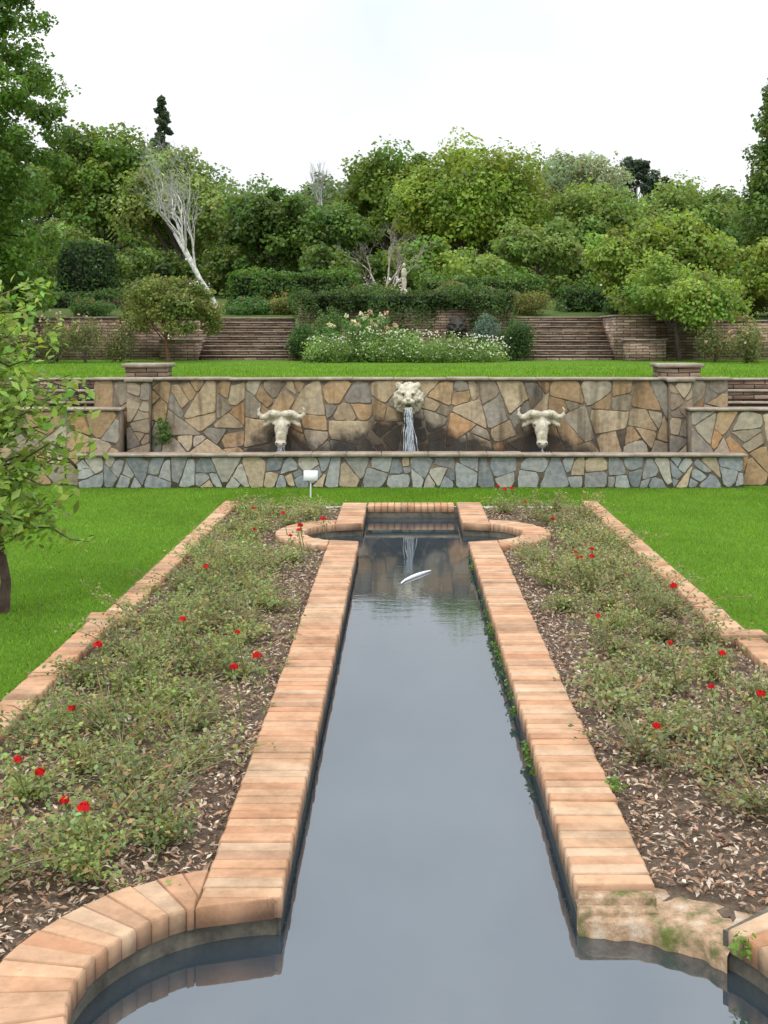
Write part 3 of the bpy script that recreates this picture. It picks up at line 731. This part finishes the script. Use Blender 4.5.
# ---------------------------------------------------------------- rose beds
roses = [(-1.77, 5.49), (-1.74, 6.29), (-1.42, 5.02), (-1.30, 4.87), (-1.48, 8.03), (-.9, 7.33), (-1.07, 7.7), (-1.09, 11.5), (-1.02, 11.6), (-.85, 12.6), (-1.47, 11.8), (-1.59, 5.24), (-.95, 6.7), (-1.86, 7.3), (-1.05, 12.1), (-1.3, 12.9), (-1.7, 13.5), (-1.6, 9.7),
         (1.5, 10.4), (1.58, 10.1), (1.46, 10.2), (1.55, 10.5), (1.62, 10.35), (1.33, 8.24), (1.22, 5.8), (1.63, 7.35), (1.63, 6.37), (1.87, 7.05), (1.93, 6.5), (1.17, 15), (1.33, 14.8), (1.07, 12.7), (1.55, 12.5), (1.25, 14.9), (1.4, 13.9), (2.0, 8.9)]
def rosebed(name, x0, x1, nb, y0, green, sparse):
    g = Geo(); n = 0; tries = 0; placed = []
    while n < nb and tries < 8000:
        tries += 1
        x = R.uniform(x0, x1); y = y0+(15.0-y0)*R.uniform(0, 1)
        if inpond(x, y, CW+.2): continue
        if any(math.hypot(x-a, y-b) < sparse for a, b in placed): continue
        placed.append((x, y)); n += 1
        hs = R.uniform(.5, 1.2); tone = R.uniform(.7, 1.25); tint = R.uniform(0, 1)
        for k in range(19):
            a = R.uniform(0, 6.28); rr = R.uniform(.12, .44)*hs; h = R.uniform(.04, .27)*hs
            t = np.linspace(0, 1, 5); bend = R.normal(0, .08, 2)
            pts = np.stack([x+math.cos(a)*rr*t+bend[0]*t*t, y+math.sin(a)*rr*t+bend[1]*t*t, h*(1.5*t-.5*t*t*t)], 1)
            tube(g, pts, np.linspace(.0048, .002, 5), np.array([(.24, .25, .10), (.36, .20, .11), (.30, .25, .15)][k % 3]), 1, 3)
            m = 36; tt = R.uniform(.1, 1.05, m)
            P = np.stack([np.interp(tt, t, pts[:, i]) for i in range(3)], 1)+R.normal(0, .028, (m, 3))
            P[:, 2] = np.maximum(P[:, 2], .01)
            gcol = np.array(green)*tone*np.array([1-.12*tint, 1, 1-.3*tint])
            col = vary(gcol, m, .28, .1)
            old = R.uniform(size=m) < .10; col[old] = np.array((.44, .30, .15))*R.uniform(.6, 1.2, (old.sum(), 1))
            leaves(g, P, np.tile([0, -.1, 1.0], (m, 1)), R.uniform(.014, .038, m), col, 0, .32, .9)
    for (fx, fy) in roses:
        if not (x0-.1 < fx < x1+.3): continue
        z = R.uniform(.24, .36); tube(g, [(fx+.05, fy+.03, 0), (fx+.02, fy, z*.6), (fx, fy, z)], [.005, .004, .003], (.14, .18, .06), 1, 4)
        r = R.uniform(.016, .028)
        m = 26; ring = np.linspace(0, 1, m); aa = ring*2*np.pi*5.3
        d = np.stack([np.cos(aa)*(.2+ring), np.sin(aa)*(.2+ring), .9-ring*.9], 1)
        P = np.array([fx, fy, z])+d*r*.8
        leaves(g, P, nrm(d), r*1.2, vary((.55, .012, .012), m, .2, .05), 2, .5, .35)
        P = np.array([fx, fy, z-.05])+R.normal(0, .03, (14, 3)); leaves(g, P, rdir(14), .035, vary(green, 14), 0)
    g.build(name, [M_leaf, M_bark, M_petal])
rosebed('rose_bushes', -2.0, -1.02, 62, 4.6, (.245, .285, .125), .26)
rosebed('rose_bushes', 1.22, 2.2, 46, 5.3, (.26, .285, .14), .31)
g = Geo()
for y in np.concatenate([R.uniform(6, 9.5, 26), R.uniform(9.5, 12, 8)]):
    clump(g, (RI-.01, y, -.03), .03, 22, .025, (.07, .12, .03))
for x, y in ((RI+CW+.02, 5.75), (1.2, 4.25)):
    clump(g, (x, y, .04), .045, 50, .025, (.09, .16, .03))
g.build('edge_weeds', [M_leaf])
g = Geo(); clump(g, (-3.6, 17.9, .78), .13, 200, .06, (.06, .11, .025), 0, 1.8); g.build('wall_plant', [M_leaf])

# ---------------------------------------------------------------- animal-head fountains
def remesh(ob, vs, it=2):
    m = ob.modifiers.new('r', 'REMESH'); m.mode = 'VOXEL'; m.voxel_size = vs; m.use_smooth_shade = True
    s = ob.modifiers.new('s', 'SMOOTH'); s.factor = .5; s.iterations = it
def buffalo(x, z, mat=M_cream, y=18.0, s=1.0, name='buffalo_head_fountain', yf=1):
    p = empty(name); p.location = (x, y, z); p.scale = (s, s, s)
    g = Geo(); c = (.5, .5, .5)
    ellip(g, (0, -.10, .05), (.14, .16, .15), c); ellip(g, (0, -.20, -.05), (.105, .12, .16), c)
    ellip(g, (0, -.255, -.17), (.082, .095, .12), c); ellip(g, (0, -.285, -.255), (.088, .08, .062), c)
    ellip(g, (0, -.24, -.30), (.06, .06, .04), c)
    for sx in (-1, 1):
        ellip(g, (sx*.075, -.19, .165), (.095, .085, .058), c)
        ellip(g, (sx*.10, -.215, .03), (.035, .04, .03), c)
        ellip(g, (sx*.05, -.345, -.25), (.028, .025, .024), c)
        tube(g, [(sx*.10, -.17, .175), (sx*.17, -.165, .165), (sx*.235, -.16, .125), (sx*.295, -.165, .12), (sx*.335, -.175, .165), (sx*.34, -.185, .225), (sx*.31, -.19, .275)],
             [.062, .058, .050, .042, .033, .022, .008], c, 0, 10)
        tube(g, [(sx*.11, -.12, .07), (sx*.19, -.13, .045), (sx*.26, -.14, .0), (sx*.285, -.14, -.03)], [.03, .042, .034, .008], c, 0, 8)
    o = g.build('head', [mat], parent=p); remesh(o, .011)
    g = Geo()
    for sx in (-1, 1):
        ellip(g, (sx*.107, -.243, .005), (.014, .012, .012), c); ellip(g, (sx*.05, -.368, -.25), (.013, .008, .010), c)
    g.build('eyes_and_nostrils', [M_dark], parent=p)
buffalo(-1.82, .86); buffalo(2.04, .86)
def lion(x, y, z, mat, s=1.0, name='lion_head_fountain'):
    p = empty(name); p.location = (x, y, z); p.scale = (s, s, s); g = Geo(); c = (.5, .5, .5)
    ellip(g, (0, -.12, .02), (.16, .17, .18), c); ellip(g, (0, -.25, .0), (.055, .1, .09), c)
    for sx in (-1, 1):
        ellip(g, (sx*.045, -.32, -.065), (.055, .05, .042), c); ellip(g, (sx*.075, -.255, .065), (.05, .04, .022), c)
        ellip(g, (sx*.10, -.22, -.03), (.05, .05, .05), c); ellip(g, (sx*.145, -.13, .17), (.045, .03, .05), c)
    ellip(g, (0, -.355, -.025), (.035, .02, .02), c); ellip(g, (0, -.27, -.17), (.06, .06, .035), c); ellip(g, (0, -.24, -.22), (.045, .045, .05), c)
    for ring, (rr, nn, yy_) in enumerate(((.165, 17, -.14), (.19, 20, -.08), (.21, 22, -.03))):
        for k in range(nn):
            a = 2*math.pi*(k+.5*ring)/nn; ca, sa = math.cos(a), math.sin(a)
            r1 = rr*(1+.1*R.uniform(-1, 1))
            sag = -.07 if sa < .5 else -.01
            tube(g, [(ca*r1*.7, yy_-.03, sa*r1*.8), (ca*r1, yy_-.045, sa*r1+sag*.4), (ca*(r1+.025)+.015*sa, yy_-.02, sa*(r1+.03)+sag)], [.034, .04, .016], c, 0, 7)
    o = g.build('head', [mat], parent=p); remesh(o, .010, 1)
    g = Geo()
    for sx in (-1, 1): ellip(g, (sx*.07, -.275, .035), (.017, .014, .011), c)
    ellip(g, (0, -.30, -.125), (.045, .035, .022), c)
    g.build('eyes_and_mouth', [M_dark], parent=p)
lion(.06, 18.0, 1.28, M_cream)
lion(1.45, 32.75, 2.42, M_dark, 1.25, 'lion_head_statue')
g = Geo(); box(g, 1.15, 1.75, 32.3, 32.95, 1.4, 2.1, cc); g.build('statue_plinth', [M_stack])
def stream(xc, z0, z1, n, spread, yy0, out, rad):
    g = Geo()
    for k in range(n):
        x = xc+R.normal(0, spread*.5); w = R.normal(0, spread); t = np.linspace(0, 1, 16); ph = R.uniform(0, 6)
        pts = np.stack([x+w*t+.006*np.sin(t*18+ph), yy0-out*np.sqrt(t)+R.normal(0, .015), z0+(z1-z0)*t**1.4], 1)
        tube(g, pts, R.uniform(.5, 1.1)*rad*(1+.5*np.sin(t*25+ph)), cc, 0, 5)
    for k in range(60):
        a = R.uniform(0, 6.28); r = abs(R.normal(0, .07)); ellip(g, (xc+r*math.cos(a), yy0-out+r*math.sin(a)*.6, z1+R.uniform(0, .05)), (.006, .006, .008), cc, 0, 5, 4)
    g.build('falling_water', [M_fall], True)
stream(.06, 1.13, .43, 22, .045, 17.70, .07, .0065)
stream(-1.82, .58, .43, 12, .025, 17.70, .03, .006)
stream(2.04, .58, .43, 5, .01, 17.70, .02, .004)

p = empty('garden_label_sign')
g = Geo(); tube(g, [(-1.26, 16.2, -.05), (-1.26, 16.2, .28)], .011, cc, 0, 6); g.build('post', [M_white], parent=p)
g = Geo(); g.add([(-1.355, 16.16, .24), (-1.165, 16.16, .24), (-1.165, 16.21, .37), (-1.355, 16.21, .37), (-1.355, 16.17, .235), (-1.165, 16.17, .235), (-1.165, 16.22, .365), (-1.355, 16.22, .365)],
    [(0, 1, 2, 3), (7, 6, 5, 4), (0, 4, 5, 1), (1, 5, 6, 2), (2, 6, 7, 3), (3, 7, 4, 0)], cc); g.build('plate', [M_white], parent=p)
# white feather lying on the water
g = Geo(); t = np.linspace(0, 1, 13)
c0 = np.stack([-.03+.29*t, 11.05+.62*t**.7, WZ+.010+0*t], 1)
tube(g, c0, .003+.015*np.sin(np.linspace(.15, 3.0, 13)), (.8, .8, .8), 0, 8)
g.build('feather', [M_white], True)
p = Geo(); ellip(p, (0, 37, 4.35), (.05, .05, .07), cc); ellip(p, (0, 37, 4.1), (.09, .07, .18), cc); ellip(p, (0, 37, 3.8), (.08, .07, .25), cc); box(p, -.13, .13, 36.87, 37.13, 2.7, 3.6, cc, 0, .02)
p.build('garden_statue', [M_cream])

# ---------------------------------------------------------------- sky and light
w = bpy.data.worlds.new("World"); scene.world = w; w.use_nodes = True; nt = w.node_tree; nt.nodes.clear()
out = N(nt, 'ShaderNodeOutputWorld'); bg = N(nt, 'ShaderNodeBackground'); bg.inputs[1].default_value = 0.1
sky = N(nt, 'ShaderNodeTexSky', sky_type='NISHITA'); sky.sun_disc = False
sky.sun_elevation = math.radians(55); sky.sun_rotation = math.radians(200)
tc = N(nt, 'ShaderNodeTexCoord').outputs['Generated']
sx = N(nt, 'ShaderNodeSeparateXYZ'); nt.links.new(tc, sx.inputs[0])
cl = ramp(nt, math_(nt, 'ABSOLUTE', sx.outputs[2]), [(0.0, (.385, .39, .395)), (0.22, (.41, .42, .43)), (0.36, (.44, .475, .51)), (0.52, (.44, .48, .53)), (0.72, (.80, .82, .85)), (1.0, (1.0, 1.0, 1.0))])
nz = ramp(nt, noise(nt, 2.6, 6, tc, .55), [(.32, (.80, .84, .89)), (.5, (.98, .99, 1.0)), (.68, (1.18, 1.15, 1.12))])
el = math_(nt, 'MULTIPLY', math_(nt, 'SUBTRACT', math_(nt, 'ABSOLUTE', sx.outputs[2]), .12), 6.0, True)
nz = mixc(nt, 'MIX', math_(nt, 'ADD', math_(nt, 'MULTIPLY', el, .85), .15), (1.0, 1.0, 1.0), nz)
cl = mixc(nt, 'MULTIPLY', 1.0, cl, nz)
cl = mixc(nt, 'MULTIPLY', 1.0, cl, (27, 27, 27))
c = mixc(nt, 'MIX', .95, sky.outputs[0], cl)
nt.links.new(c, bg.inputs[0]); nt.links.new(bg.outputs[0], out.inputs[0])
sl = bpy.data.lights.new('sun', 'SUN'); sl.energy = 1.2; sl.angle = math.radians(15); sl.color = (1, .97, .92)
so = bpy.data.objects.new('sun', sl); scene.collection.objects.link(so)
so.rotation_euler = (math.radians(35), 0, math.radians(-20))

cam = bpy.data.cameras.new('camera'); co = bpy.data.objects.new('camera', cam); scene.collection.objects.link(co)
co.location = (0, 0, 2.2); co.rotation_euler = (math.radians(90), 0, 0)
cam.sensor_fit = 'VERTICAL'; cam.sensor_height = 36; cam.lens = 36*1200/1024
cam.shift_y = -177/1024; cam.shift_x = -20/1024; cam.clip_end = 6000; cam.clip_start = .05
scene.camera = co
